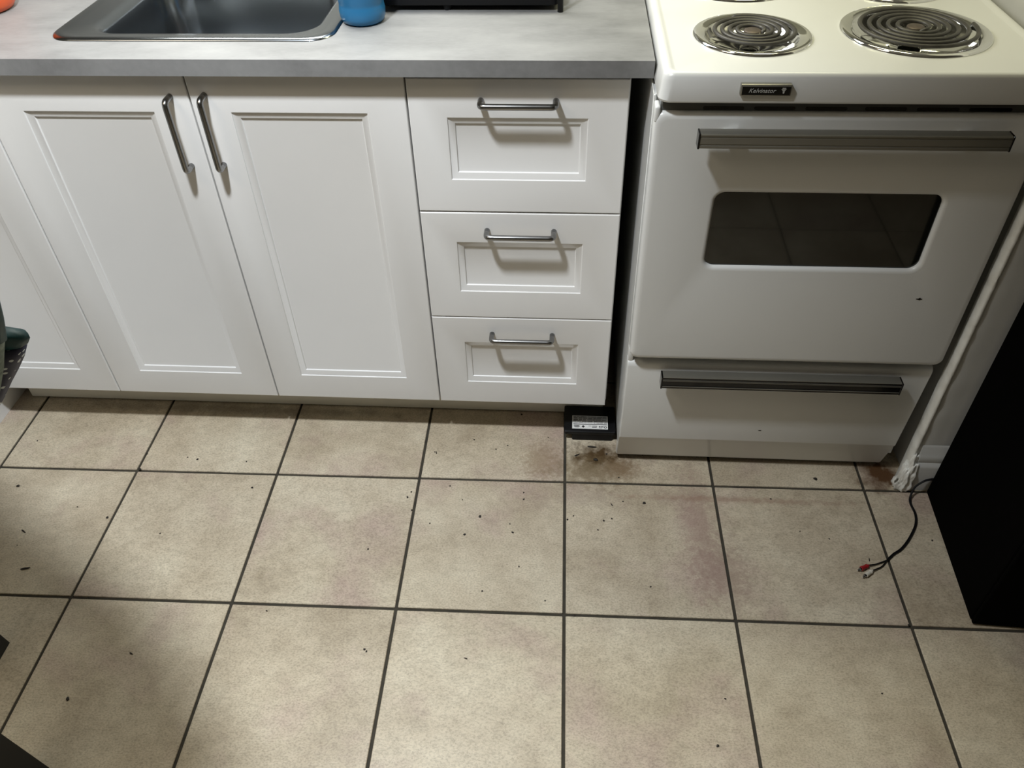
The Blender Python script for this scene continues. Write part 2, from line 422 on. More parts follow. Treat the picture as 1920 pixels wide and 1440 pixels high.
def carcass(x0, x1, parent, off, y0=0.020, y1=0.60, z0=0.114, z1=0.8765):
    bm = bmesh.new(); t = 0.016
    o = Vector(off)
    for lo, hi in (((x0, y0, z0), (x0 + t, y1, z1)), ((x1 - t, y0, z0), (x1, y1, z1)), ((x0 + t, y0, z0), (x1 - t, y1, z0 + t)),
                   ((x0 + t, y1 - 0.01, z0 + t), (x1 - t, y1, z1)), ((x0 + t, y0, z1 - t), (x1 - t, y0 + 0.08, z1))):
        box(bm, Vector(lo) - o, Vector(hi) - o)
    return mesh_obj('carcass', bm, M['carcass'], parent)

# drawer cabinet
off = (0.19, 0.3, 0.0)
dc = empty('drawer_cabinet', off, 'white base cabinet of three stacked drawers, between double doors and stove', 'cabinet')
carcass(-0.001, 0.381, dc, off)
for (z0, z1, pz0, pz1, hz, lab) in ((0.6130, 0.8665, 0.6788, 0.7970, 0.8285, 'top drawer front with steel handle'), (0.3615, 0.6100, 0.4272, 0.5442, 0.5726, 'middle drawer front with steel handle'),
                               (0.1140, 0.3590, 0.1766, 0.2915, 0.3175, 'bottom drawer front with steel handle')):
    o = front_panel('drawer', 0.0005, 0.3785, z0, z1, 0.0668, 0.3112, pz0, pz1, dc, off)
    bar_handle((0.1272, 0, hz), (0.2553, 0, hz), o, off)
# double door sink cabinet
off = (-0.385, 0.3, 0.0)
sk = empty('sink_cabinet', off, 'white double door base cabinet with two upright steel handles, under the sink', 'cabinet')
carcass(-0.766, -0.003, sk, off)
for (x0, x1, px0, px1, hx, hz0, hz1) in ((-0.7665, -0.3855, -0.6970, -0.4556, -0.4177, 0.7010, 0.8322), (-0.3825, -0.0025, -0.3160, -0.0728, -0.3553, 0.7040, 0.8352)):
    o = front_panel('door', x0, x1, 0.1140, 0.8750, px0, px1, 0.1815, 0.8035, sk, off)
    bar_handle((hx, 0, hz0), (hx, 0, hz1), o, off)
# corner cabinet: one door seen
off = (-0.95, 0.3, 0.0)
cc_ = empty('corner_cabinet', off, 'white corner base cabinet with one plain panelled door, left of the double doors', 'cabinet')
carcass(-1.148, -0.770, cc_, off)
front_panel('door', -1.1485, -0.7695, 0.1140, 0.8750, -1.083, -0.8405, 0.1800, 0.8035, cc_, off)
# cabinet run returning towards the viewer along the left wall
off = (-1.4, -0.7, 0)
lc = empty('side_cabinet', off, 'white base cabinet at the far left, turned towards the room', 'cabinet')
bm = bmesh.new(); box(bm, (-0.3, -0.68, 0.114), (0.298, 0.658, 0.876)); mesh_obj('carcass', bm, M['carcass'], lc)
bm = bmesh.new(); box(bm, (0.300, -0.68, 0.114), (0.318, 0.655, 0.874), 0.0015, 1); mesh_obj('door', bm, M['white_foil'], lc, angle=40)
bm = bmesh.new(); box(bm, (-0.3, -0.68, 0.0), (0.286, 0.86, 0.113)); mesh_obj('plinth', bm, M['white_foil'], lc)
# plinth board under the cabinets (slightly short of the gap)
tb = box_obj('trim_1', (-1.080, 0.087, 0.003), (0.381, 0.103, 0.113), M['toe'], bevel=0.001, seg=1)
tag(tb, kind='structure')

# worktop with sink cut-out
off = Vector((-0.4, 0.3, 0.8775))
bm = bmesh.new()
slab_holes(bm, [(x - off.x, y - off.y) for x, y in ((-1.73, -0.024), (0.4132, -0.024), (0.4132, 0.615), (-1.73, 0.615))],
           [[(x - off.x, y - off.y) for x, y in rrect(-0.620, -0.160, 0.085, 0.47, 0.05)]], 0.0, 0.0280)
wt = mesh_obj('worktop', bm, M['worktop']); wt.location = off
tag(wt, 'pale grey concrete-look laminate worktop running over the white cabinets', 'worktop')

# sink
off = Vector((-0.39, 0.28, 0.9055))
sink = empty('sink', off, 'stainless steel drop-in sink with rounded corners, set in the worktop', 'sink')
bm = bmesh.new(); loops = []
ox0, ox1, oy0, oy1 = -0.645, -0.133, 0.0575, 0.50
ix0, ix1, iy0, iy1 = -0.588, -0.172, 0.098, 0.45
def L(i, z, inner=False, r=0.045):
    a = (ix0, ix1, iy0, iy1) if inner else (ox0, ox1, oy0, oy1)
    return [(x - off.x, y - off.y, z) for x, y in rrect(a[0] + i, a[1] - i, a[2] + i, a[3] - i, max(r, 0.004), 8)]
loops = [L(0, 0.0003), L(0.0008, 0.0022), L(0.004, 0.0042), L(0.009, 0.0048), L(0.016, 0.0036), L(0.024, 0.0020, r=0.04), L(-0.006, 0.0014, True, 0.062), L(0.0, -0.001, True, 0.058),
         L(0.005, -0.006, True, 0.056), L(0.009, -0.016, True, 0.055), L(0.016, -0.12, True, 0.055), L(0.022, -0.15, True, 0.05), L(0.035, -0.165, True, 0.045), L(0.06, -0.171, True, 0.04), L(0.15, -0.174, True, 0.02)]
rows = loft(bm, loops); bm.faces.new(rows[-1])
mesh_obj('basin', bm, M['sink_steel'], sink, smooth=True)
bm = bmesh.new(); lathe(bm, [(0.0, -0.1722), (0.02, -0.172), (0.024, -0.171), (0.038, -0.1695), (0.042, -0.1715), (0.043, -0.174)], 0, 0.0, 32)
mesh_obj('drain', bm, M['steel'], sink, smooth=True)

# ------------------------------------------------------------ stove
SO = Vector((0.716, 0.2, 0.0))
st = empty('stove', SO, 'white electric coil stove with black oven window, right of the cabinets', 'stove')
def sbox(name, lo, hi, mat, bevel=0.0, seg=2, parent=None):
    return box_obj(name, lo, hi, M[mat], parent or st, bevel, seg, SO)
# body: side panels, base, back
bm = bmesh.new()
for lo, hi, bv in (((0.4115, -0.062, 0.03), (0.4135, 0.52, 0.868), 0), ((1.0185, -0.062, 0.12), (1.0205, 0.52, 0.868), 0), ((0.4135, -0.060, 0.05), (1.0185, 0.52, 0.866), 0),
                   ((0.4115, -0.0655, 0.03), (0.4165, -0.060, 0.868), 0.001), ((1.0155, -0.0655, 0.12), (1.0205, -0.060, 0.868), 0.001)):
    box(bm, Vector(lo) - SO, Vector(hi) - SO, bv, 1)
mesh_obj('body', bm, M['enamel'], st, angle=40)
sbox('base', (0.425, -0.045, 0.0), (1.005, 0.50, 0.052), 'black_matte')
# cooktop: rounded lip, recessed deck with four openings
burners = [(0.5765, 0.0640, 0.097, 0.0715, 4.3, 'small front left coil burner'), (0.8440, 0.0830, 0.119, 0.096, 5.2, 'large front right coil burner'),
           (0.5880, 0.3480, 0.119, 0.096, 5.2, 'large rear left coil burner'), (0.8700, 0.3180, 0.097, 0.0715, 4.3, 'small rear right coil burner')]
bm = bmesh.new()
X0, X1, Y0, Y1 = 0.4140, 1.0290, -0.1125, 0.53
def K(i, z, r=0.020): return [(x - SO.x, y - SO.y, z) for x, y in rrect(X0 + i, X1 - i, Y0 + i, Y1 - i, max(r - i * 0.5, 0.006), 8)]
loops = [K(0.012, 0.8735), K(0.004, 0.8735), K(0.0015, 0.8745), K(0.0, 0.878), K(0.0045, 0.906), K(0.0058, 0.912), K(0.0080, 0.9165), K(0.0115, 0.9185), K(0.0160, 0.9186), K(0.020, 0.9172), K(0.0230, 0.9155), K(0.026, 0.9150)]
loft(bm, loops)
deck = [(x, y) for x, y, z in loops[-1]]
slab_holes(bm, deck, [circle(cx - SO.x, cy - SO.y, r - 0.010, 48) for cx, cy, r, *_ in burners], 0, 0.9150, bottom=False)
bmesh.ops.remove_doubles(bm, verts=bm.verts[:], dist=0.00005)
ck = mesh_obj('cooktop', bm, M['enamel'], st, angle=35)
for (cx, cy, r, rc, turns, lab) in burners:
    bx, by = cx - SO.x, cy - SO.y
    bm = bmesh.new()
    lathe(bm, [(r, 0.9152), (r - 0.0005, 0.9180), (r - 0.003, 0.9196), (r - 0.007, 0.9198), (r - 0.019, 0.9172), (r - 0.0205, 0.9160), (r - 0.022, 0.9130), (r - 0.030, 0.903), (r - 0.05, 0.892), (0.022, 0.888), (0.018, 0.886)], bx, by, 64)
    dp = mesh_obj('drip_pan', bm, M['chrome'], st, smooth=True)
    # coil element: spiral + lead-out + support arms + centre cap
    bm = bmesh.new(); pts = []; N = int(turns * 40); r0 = 0.019
    for k in range(N + 1):
        t = k / N; a = 2 * math.pi * turns * t + (-0.03 if rc < 0.08 else -1.15); rr = r0 + (rc - r0) * t
        pts.append((bx + rr * math.cos(a), by + rr * math.sin(a), 0.9235))
    a = 2 * math.pi * turns + (-0.03 if rc < 0.08 else -1.15)
    for q in range(1, 6): pts.append((bx + (rc + 0.001 * q) * math.cos(a + 0.05 * q), by + (rc + 0.001 * q) * math.sin(a + 0.05 * q), 0.9235 - 0.005 * q))
    a0 = (-0.03 if rc < 0.08 else -1.15)
    pts = [(bx + 0.010 * math.cos(a0 - 0.5), by + 0.010 * math.sin(a0 - 0.5), 0.914)] + pts
    tube(bm, pts, 0.0037, 10, flat=0.85)
    co = mesh_obj('coil', bm, M['coil'], st, smooth=True); tag(co, lab)
    bm = bmesh.new()
    for q in range(3):
        mt = Matrix.Translation((bx, by, 0)) @ Matrix.Rotation(math.radians(q * 120 + 80), 4, 'Z')
        box(bm, (0.008, -0.001, 0.912), (rc + 0.006, 0.001, 0.9195), mat=mt)
    mesh_obj('support', bm, M['chrome'], co)
    bm = bmesh.new(); lathe(bm, [(0.0, 0.9240), (0.0125, 0.9240), (0.0140, 0.9228), (0.0140, 0.914), (0.0, 0.914)], bx, by, 28)
    mesh_obj('coil_cap', bm, M['coil_cap'], co, angle=40)
# vent strip with slots under the lip
sbox('vent_strip', (0.4235, -0.0915, 0.838), (1.0095, -0.0705, 0.8735), 'vent_grey', 0.003, 2)
for xa, xb in ((0.4125, 0.4215), (1.0115, 1.0195)):
    sbox('corner_bracket', (xa, -0.0985, 0.836), (xb, -0.0705, 0.8625), 'enamel', 0.0035, 3)
for k in range(6):
    xa = 0.4875 + (0.0788 * k if k < 3 else 0.2480 + 0.0785 * (k - 3))
    bm = bmesh.new(); lp = rrect(xa - SO.x, xa + 0.0635 - SO.x, 0.8555, 0.8610, 0.0026, 4)
    loft(bm, [[(x, -0.0905 - SO.y, z) for x, z in lp], [(x, -0.0921 - SO.y, z) for x, z in lp]], cap0=True, cap1=True)
    mesh_obj('vent_slot', bm, M['black_gloss'], st)
# oven door with window opening
def xz_front(bm, rings, y_off=0):
    return loft(bm, [[(x - SO.x, y - SO.y, z) for x, z in lp] for lp, y in rings])
dx0, dx1, dz0, dz1 = 0.4125, 1.0195, 0.3425, 0.8540
wx0, wx1, wz0, wz1 = 0.5275, 0.9045, 0.5650, 0.7152
def RR(i, y, win=False, r=0.016):
    a = (wx0, wx1, wz0, wz1) if win else (dx0, dx1, dz0, dz1)
    return (rrect(a[0] + i, a[1] - i, a[2] + i, a[3] - i, r, 8), y)
bm = bmesh.new()
rings = [RR(0.004, -0.0665, r=.012), RR(0.0, -0.070, r=.014), RR(0.0, -0.0915), RR(0.0012, -0.0955, r=.0155), RR(0.0035, -0.0985, r=.015), RR(0.007, -0.1000, r=.013), RR(0.012, -0.1003, r=.011),
         RR(-0.007, -0.1003, True, .024), RR(-0.003, -0.0996, True, .021), RR(-0.0005, -0.0975, True, .019), RR(0.0008, -0.094, True, .018), RR(0.0008, -0.088, True, .018)]
xz_front(bm, rings)
door = mesh_obj('oven_door', bm, M['enamel'], st, angle=50)
bm = bmesh.new(); lp = rrect(wx0 - 0.004, wx1 + 0.004, wz0 - 0.004, wz1 + 0.004, 0.02, 8)
loft(bm, [[(x - SO.x, -0.0920 - SO.y, z) for x, z in lp], [(x - SO.x, -0.0860 - SO.y, z) for x, z in lp]], cap0=True, cap1=True)
mesh_obj('window_glass', bm, M['oven_glass'], door)
# drawer with bulging top lip and undercut kick
bm = bmesh.new()
prof = [(-0.050, 0.3225), (-0.070, 0.3228), (-0.0795, 0.3205), (-0.0840, 0.3160), (-0.0855, 0.309), (-0.0855, 0.102), (-0.0848, 0.0985), (-0.0820, 0.0955), (-0.064, 0.0250), (-0.0610, 0.0185), (-0.057, 0.0170), (-0.05, 0.0170)]
def pl(x, i=0.0): return [(x + (0.045 * (z - 0.20) + 0.001 if x > 0.9 else 0.01 * (z - 0.2)) - SO.x, y + i - SO.y, z) for y, z in prof]
loft(bm, [pl(0.4102, 0.0042), pl(0.4106, 0.0020), pl(0.4116, 0.0006), pl(0.4135, 0.0), pl(1.0080, 0.0), pl(1.0098, 0.0006), pl(1.0108, 0.0020), pl(1.0112, 0.0042)], cap0=True, cap1=True)
dw = mesh_obj('oven_drawer', bm, M['enamel'], st, angle=50)
# the inner white fillet at the left between door and drawer
for lo, hi in (((0.4120, -0.0800, 0.317), (0.4225, -0.062, 0.352)), ((1.0100, -0.0700, 0.317), (1.0180, -0.062, 0.352))):
    sbox('corner_bracket', lo, hi, 'enamel', 0.003, 2)
sbox('drawer_shadow_gap', (0.4225, -0.066, 0.315), (1.010, -0.058, 0.352), 'enamel_grey')
# handles: ribbed metal bars with end caps on two standoffs
def rail(name, x0, x1, y0, y1, z0, z1, matname, parent, lab):
    bm = bmesh.new(); h = z1 - z0
    prof = [(y1, z0 + 0.001), (y0 + 0.001, z0), (y0, z0 + 0.001), (y0, z0 + h * 0.20), (y0 + 0.0012, z0 + h * 0.23), (y0 + 0.0012, z0 + h * 0.28), (y0 + 0.0004, z0 + h * 0.31), (y0 + 0.0004, z0 + h * 0.74),
            (y0 + 0.0014, z0 + h * 0.77), (y0 + 0.0014, z0 + h * 0.83), (y0, z0 + h * 0.86), (y0, z1 - 0.0012), (y0 + 0.0012, z1), (y1, z1)]
    loft(bm, [[(x - SO.x, y - SO.y, z) for y, z in prof] for x in (x0 + 0.003, x1 - 0.003)], cap0=True, cap1=True)
    o = mesh_obj(name, bm, M[matname], parent, angle=20); tag(o, lab)
    for xa, xb in ((x0, x0 + 0.003), (x1 - 0.003, x1)):
        bm = bmesh.new(); box(bm, Vector((xa, y0 - 0.0008, z0 - 0.0008)) - SO, Vector((xb, y1, z1 + 0.0008)) - SO, 0.0008, 1)
        mesh_obj('end_cap', bm, M['black_gloss'], o)
    return o
h1 = rail('handle', 0.4795, 0.9525, -0.1385, -0.1185, 0.8125, 0.8365, 'dark_trim', door, 'grey metal oven door handle bar')
h2 = rail('handle', 0.4780, 0.9510, -0.1215, -0.0990, 0.2840, 0.3125, 'rail_black' if 'rail_black' in M else 'black_gloss', dw, 'black oven drawer handle bar with thin chrome lines')
for x in (0.535, 0.895):
    bm = bmesh.new(); box(bm, Vector((x - 0.012, -0.119, 0.815)) - SO, Vector((x + 0.012, -0.0995, 0.829)) - SO, 0.002, 1); mesh_obj('standoff', bm, M['chrome'], h1, angle=40)
    bm = bmesh.new(); box(bm, Vector((x - 0.010, -0.0995, 0.286)) - SO, Vector((x + 0.010, -0.0850, 0.300)) - SO, 0.002, 1); mesh_obj('standoff', bm, M['black_gloss'], h2, angle=40)
bm = bmesh.new()
for za, zb in ((0.2890, 0.2902), (0.3045, 0.3054), (0.3072, 0.3080)):
    box(bm, Vector((0.4815, -0.1222, za)) - SO, Vector((0.9475, -0.1205, zb)) - SO)
box(bm, Vector((0.4815, -0.1212, 0.3122)) - SO, Vector((0.9475, -0.0992, 0.3132)) - SO)
mesh_obj('chrome_line', bm, M['dark_trim'], h2)
# name badge
bm = bmesh.new(); box(bm, Vector((0.5352, -0.1180, 0.8888)) - SO, Vector((0.6108, -0.1085, 0.9062)) - SO, 0.0012, 2)
bd = mesh_obj('badge', bm, M['dark_trim'], ck, angle=40); tag(bd, 'dark nameplate with pale script lettering and small crest')
sbox('badge_face', (0.5375, -0.1186, 0.8904), (0.6090, -0.1175, 0.9030), 'black_gloss', parent=bd)
def text_mesh(name, s, size, loc, mat, parent, rx=math.pi / 2, rz=0.0, shear=0.0, ext=0.0001, space=1.0):
    cu = bpy.data.curves.new(name, 'FONT'); cu.body = s; cu.size = size; cu.shear = shear; cu.extrude = ext
    cu.space_character = space
    t = bpy.data.objects.new(name, cu); C.objects.link(t)
    dg = bpy.context.evaluated_depsgraph_get()
    me = bpy.data.meshes.new_from_object(t.evaluated_get(dg))
    bpy.data.objects.remove(t); bpy.data.curves.remove(cu)
    me.materials.clear(); me.materials.append(mat); me.name = name
    o = bpy.data.objects.new(name, me); C.objects.link(o); o.parent = parent
    o.location = loc; o.rotation_euler = (rx, 0, rz); return o
text_mesh('lettering', 'Kelvinator', 0.0092, Vector((0.5470, -0.1188, 0.8942)) - SO, M['print_grey'], bd, shear=0.35, space=1.02)
bm = bmesh.new()
for pts in ([(0.5950, 0.8996), (0.6030, 0.8996), (0.6010, 0.8975), (0.5970, 0.8975)], [(0.5975, 0.8970), (0.6008, 0.8970), (0.6002, 0.8930), (0.5983, 0.8930)], [(0.5968, 0.9018), (0.6015, 0.9018), (0.6022, 0.9004), (0.5961, 0.9004)]):
    bm.faces.new([bm.verts.new((x - SO.x, -0.1189 - SO.y, z)) for x, z in pts])
mesh_obj('crest', bm, M['print_grey'], bd)
# chips in the enamel
bm = bmesh.new()
for (x, y, z, a, b_) in ((0.9255, -0.1004, 0.5045, 0.006, 0.0012), (0.9262, -0.1004, 0.5048, 0.002, 0.0028)):
    loft(bm, [[(x - SO.x + a * math.cos(k), y - SO.y, z + b_ * math.sin(k)) for k in [q * math.pi / 5 for q in range(10)]], [(x - SO.x + a * math.cos(k), y - .0004 - SO.y, z + b_ * math.sin(k)) for k in [q * math.pi / 5 for q in range(10)]]], cap0=True, cap1=True)
mesh_obj('enamel_chip', bm, M['crumb'], door)
bm = bmesh.new()
loft(bm, [[(0.7100 - SO.x + .0035 * math.cos(k), y - SO.y, 0.1345 + .0012 * math.sin(k)) for k in [q * math.pi / 5 for q in range(10)]] for y in (-0.0853, -0.0859)], cap0=True, cap1=True)
mesh_obj('enamel_chip', bm, M['crumb'], dw)
# backguard at the wall
sbox('backguard', (0.4128, 0.50, 0.915), (1.0290, 0.57, 1.10), 'enamel', 0.01, 3)

# ------------------------------------------------------------ black box with label by the stove
BO = Vector((0.355, 0.05, 0.0))
bx_ = empty('power_adapter', BO, 'small flat black box with silver label, on the floor between drawers and stove', 'adapter')
bm = bmesh.new(); lp = rrect(-0.0490, 0.0490, -0.0530, 0.0290, 0.004, 3)
loft(bm, [[(x * .985, y, 0.0) for x, y in lp], [(x, y, 0.0200) for x, y in lp]], cap0=True, cap1=True)
mesh_obj('body', bm, M['black_plastic'], bx_, angle=40)
bm = bmesh.new(); lp = lambda i: rrect(-0.0680 + i, 0.0540 - i, -0.0545 + i, 0.0340 - i, 0.005, 4)
loft(bm, [[(x, y, 0.020) for x, y in lp(0.001)], [(x, y, 0.0215) for x, y in lp(0)], [(x, y, 0.0285) for x, y in lp(0)], [(x, y, 0.0300) for x, y in lp(0.0015)]], cap0=True, cap1=True)
mesh_obj('lid', bm, M['black_plastic'], bx_, angle=40)
lb = box_obj('label_sticker', (0.3064, 0.0050, 0.0299), (0.3908, 0.0487, 0.0303), M['sticker'], bx_, off=BO)
bm = bmesh.new()
for k, (ya, yb) in enumerate(((0.0415, 0.0480), (0.0360, 0.0394), (0.0305, 0.0338))):
    box(bm, Vector((0.3085, ya, 0.0302)) - BO, Vector((0.3890, yb, 0.0304)) - BO)
mesh_obj('silver_print', bm, M['sticker_silver'], lb)
bm = bmesh.new()
rnd = random.Random(3)
for ya, h in ((0.0440, 0.0016), (0.0395, 0.0018), (0.0340, 0.0018), (0.0285, 0.0016), (0.0240, 0.0014)):
    x = 0.3090
    while x < 0.388:
        l = rnd.uniform(0.004, 0.014); box(bm, Vector((x, ya, 0.03035)) - BO, Vector((min(x + l, 0.389), ya + h, 0.0305)) - BO); x += l + rnd.uniform(0.0006, 0.002)
box(bm, Vector((0.3090, 0.0188, 0.03035)) - BO, Vector((0.3890, 0.0212, 0.0305)) - BO)
for (x, y, l) in ((0.3110, 0.0155, 0.012), (0.3095, 0.0135, 0.016), (0.3110, 0.0115, 0.013), (0.3120, 0.0093, 0.010), (0.3450, 0.0140, 0.007), (0.3535, 0.0145, 0.012), (0.3535, 0.0118, 0.012), (0.3535, 0.0095, 0.011), (0.3695, 0.0088, 0.008)):
    box(bm, Vector((x, y, 0.03035)) - BO, Vector((x + l, y + 0.0012, 0.0305)) - BO)
mt = Matrix.Translation(Vector((0.3325, 0.0125, 0)) - BO) @ Matrix.Rotation(math.pi / 4, 4, 'Z'); box(bm, (-0.003, -0.003, 0.03035), (0.003, 0.003, 0.0305), mat=mt)
lathe(bm, [(0.0036, 0.03035), (0.0036, 0.0305), (0.0018, 0.0305), (0.0018, 0.03035)], 0.3850 - BO.x, 0.0115 - BO.y, 20)
for x in (0.3695, 0.3735, 0.3775): box(bm, Vector((x, 0.0112, 0.03035)) - BO, Vector((x + 0.0028, 0.0150, 0.0305)) - BO)
mesh_obj('black_print', bm, M['print_dark'], lb)

# ------------------------------------------------------------ black cabinet at the right
KO = Vector((1.0889, -0.1305, 0.0))
ang = math.atan2(0.016, 0.327)
kb = empty('black_cabinet', KO, 'tall matt black box cabinet at the right edge, against the white wall end', 'cabinet', rz=-ang)
bm = bmesh.new(); box(bm, (0.0, -0.318, 0.004), (0.55, 0.0, 0.86), 0.002, 1); mesh_obj('case', bm, M['black_matte'], kb)
bm = bmesh.new(); box(bm, (0.0005, -0.3275, 0.004), (0.55, -0.3185, 0.86), 0.003, 2); mesh_obj('front_panel', bm, M['black_matte'], kb)
for fx, fy in ((0.02, -0.30), (0.02, -0.03), (0.52, -0.30), (0.52, -0.03)):
    bm = bmesh.new(); lathe(bm, [(0.0, 0.0), (0.012, 0.0), (0.013, 0.005), (0.0, 0.005)], fx, fy, 16); mesh_obj('foot', bm, M['black_plastic'], kb)

# ------------------------------------------------------------ audio cable with red and white plugs
cb_ = empty('audio_cable', (1.0, -0.25, 0), 'thin black twin cable with red and white plugs, lying on the tiles', 'cable')
CO = Vector((1.0, -0.25, 0))
main = smoothpath([(1.100, -0.1262, 0.041), (1.093, -0.1265, 0.042), (1.083, -0.1285, 0.0415), (1.0720, -0.1310, 0.038), (1.0570, -0.1360, 0.024), (1.0490, -0.1480, 0.008), (1.0453, -0.1640, 0.0035), (1.0470, -0.1930, 0.003), (1.0393, -0.2220, 0.003), (1.0167, -0.2578, 0.003), (0.9923, -0.2861, 0.003), (0.9720, -0.3010, 0.003), (0.9576, -0.3143, 0.003)], 8)
for nm, sh, tail, col, lab in (('cord', 0.0012, [(0.9400, -0.3235, 0.003), (0.9260, -0.3295, 0.004), (0.9130, -0.3330, 0.0055)], 'rubber_red', 'red plug'), ('cord', -0.0012, [(0.9420, -0.3310, 0.003), (0.9280, -0.3400, 0.004), (0.9170, -0.3455, 0.0055)], 'plug_white', 'white plug')):
    pts = []
    for k, p in enumerate(main):
        t = (main[min(k + 1, len(main) - 1)] - main[max(k - 1, 0)]).normalized(); n = Vector((-t.y, t.x, 0))
        pts.append(p + n * sh)
    pts = pts + [Vector(q) for q in smoothpath([pts[-1]] + tail, 6)[1:]]
    bm = bmesh.new(); tube(bm, [p - CO for p in pts], 0.00145, 8); cd = mesh_obj(nm, bm, M['black_plastic'], cb_, smooth=True)
    e = Vector(tail[-1]); d = (Vector(tail[-1]) - Vector(tail[-2])); d.z = 0; d.normalize(); d = (d + Vector((0, -0.25 if lab == 'red plug' else -0.2, 0))).normalized()
    bm = bmesh.new()
    seq = [(0.0, 0.0020), (0.004, 0.0028), (0.0045, 0.0044), (0.007, 0.0046), (0.0075, 0.0038), (0.010, 0.0042), (0.020, 0.0050), (0.0205, 0.0042)]
    tube(bm, [e + d * s - CO for s, r in seq], [r for s, r in seq], 16)
    pg = mesh_obj('plug', bm, M[col], cb_, angle=40); tag(pg, lab)
    bm = bmesh.new()
    seq = [(0.0200, 0.0036), (0.0235, 0.0037)]; tube(bm, [e + d * s - CO for s, r in seq], [r for s, r in seq], 16)
    seq = [(0.0230, 0.0016), (0.0285, 0.0016), (0.0295, 0.0008)]; tube(bm, [e + d * s - CO for s, r in seq], [r for s, r in seq], 12)
    mesh_obj('connector', bm, M['steel'], pg, angle=40)

# ------------------------------------------------------------ things on the worktop
ZT = 0.9055
bt = empty('bottle', (-0.0965, 0.1620, ZT), 'bright blue translucent plastic bottle standing right of the sink', 'bottle')
bm = bmesh.new(); lathe(bm, [(0.0, 0.002), (0.030, 0.0), (0.0375, 0.004), (0.0405, 0.012), (0.0412, 0.022), (0.0400, 0.030), (0.0395, 0.034), (0.0408, 0.038), (0.0420, 0.06), (0.0415, 0.12), (0.040, 0.16), (0.030, 0.185), (0.018, 0.195), (0.016, 0.21), (0.0, 0.21)])
mesh_obj('body', bm, M['blue'], bt, smooth=True)
bm = bmesh.new(); lathe(bm, [(0.0, 0.205), (0.0185, 0.205), (0.019, 0.207), (0.019, 0.228), (0.017, 0.230), (0.0, 0.230)]); mesh_obj('cap', bm, M['plug_white'], bt, angle=40)

td = empty('tub', (-0.8550, 0.2240, ZT), 'orange-red round plastic tub on the worktop, left of the sink', 'tub')
bm = bmesh.new(); lathe(bm, [(0.0, 0.003), (0.05, 0.0), (0.060, 0.003), (0.067, 0.012), (0.071, 0.030), (0.076, 0.10), (0.078, 0.13), (0.081, 0.132), (0.081, 0.136), (0.075, 0.136), (0.073, 0.12), (0.066, 0.02), (0.0, 0.012)])
mesh_obj('body', bm, M['red'], td, smooth=True)
bm = bmesh.new(); lathe(bm, [(0.0765, 0.118), (0.0800, 0.119), (0.0800, 0.126), (0.0770, 0.127)]); mesh_obj('rim', bm, M['red'], td, smooth=True)

rk = empty('dish_rack', (0.10, 0.36, ZT), 'black dish drying rack with tray, at the back of the worktop', 'dish rack')
RO = Vector((0.10, 0.36, 0))
bm = bmesh.new(); lp = lambda i: rrect(-0.190 + i, 0.154 - i, -0.148 + i, 0.14 - i, 0.012, 4)
loft(bm, [[(x, y, 0.009) for x, y in lp(0.004)], [(x, y, 0.011) for x, y in lp(0)], [(x, y, 0.045) for x, y in lp(0)], [(x, y, 0.047) for x, y in lp(.001)], [(x, y, 0.045) for x, y in lp(.003)], [(x, y, 0.022) for x, y in lp(.006)]], cap0=True, cap1=True)
mesh_obj('tray', bm, M['black_plastic'], rk, angle=40)
for (fx, fy) in ((-0.052, -0.136), (0.110, -0.10), (-0.14, 0.12), (0.13, 0.12)):
    bm = bmesh.new(); lathe(bm, [(0.0, 0.0), (0.006, 0.0), (0.0075, 0.003), (0.0075, 0.010), (0.0, 0.010)], fx, fy, 14); mesh_obj('foot', bm, M['black_plastic'], rk, angle=40)
for x in (-0.20, 0.157):
    for y in (-0.150, 0.146):
        bm = bmesh.new(); tube(bm, [(x, y, 0.0), (x, y, 0.30)], 0.0052, 12); mesh_obj('post', bm, M['black_metal'], rk, smooth=True)
for z in (0.12, 0.29):
    bm = bmesh.new()
    for a, b_ in (((-0.20, -0.150), (0.157, -0.150)), ((0.157, -0.150), (0.157, 0.146)), ((0.157, 0.146), (-0.20, 0.146)), ((-0.20, 0.146), (-0.20, -0.150))):
        tube(bm, [(*a, z), (*b_, z)], 0.004, 8)
    mesh_obj('rail_frame', bm, M['black_metal'], rk)
for k in range(9):
    x = -0.13 + k * 0.032
    bm = bmesh.new(); tube(bm, fillet([(x, -0.150, 0.12), (x, -0.13, 0.055), (x, 0.13, 0.055), (x, 0.146, 0.12)], 0.01), 0.002, 6); mesh_obj('wire', bm, M['black_metal'], rk)

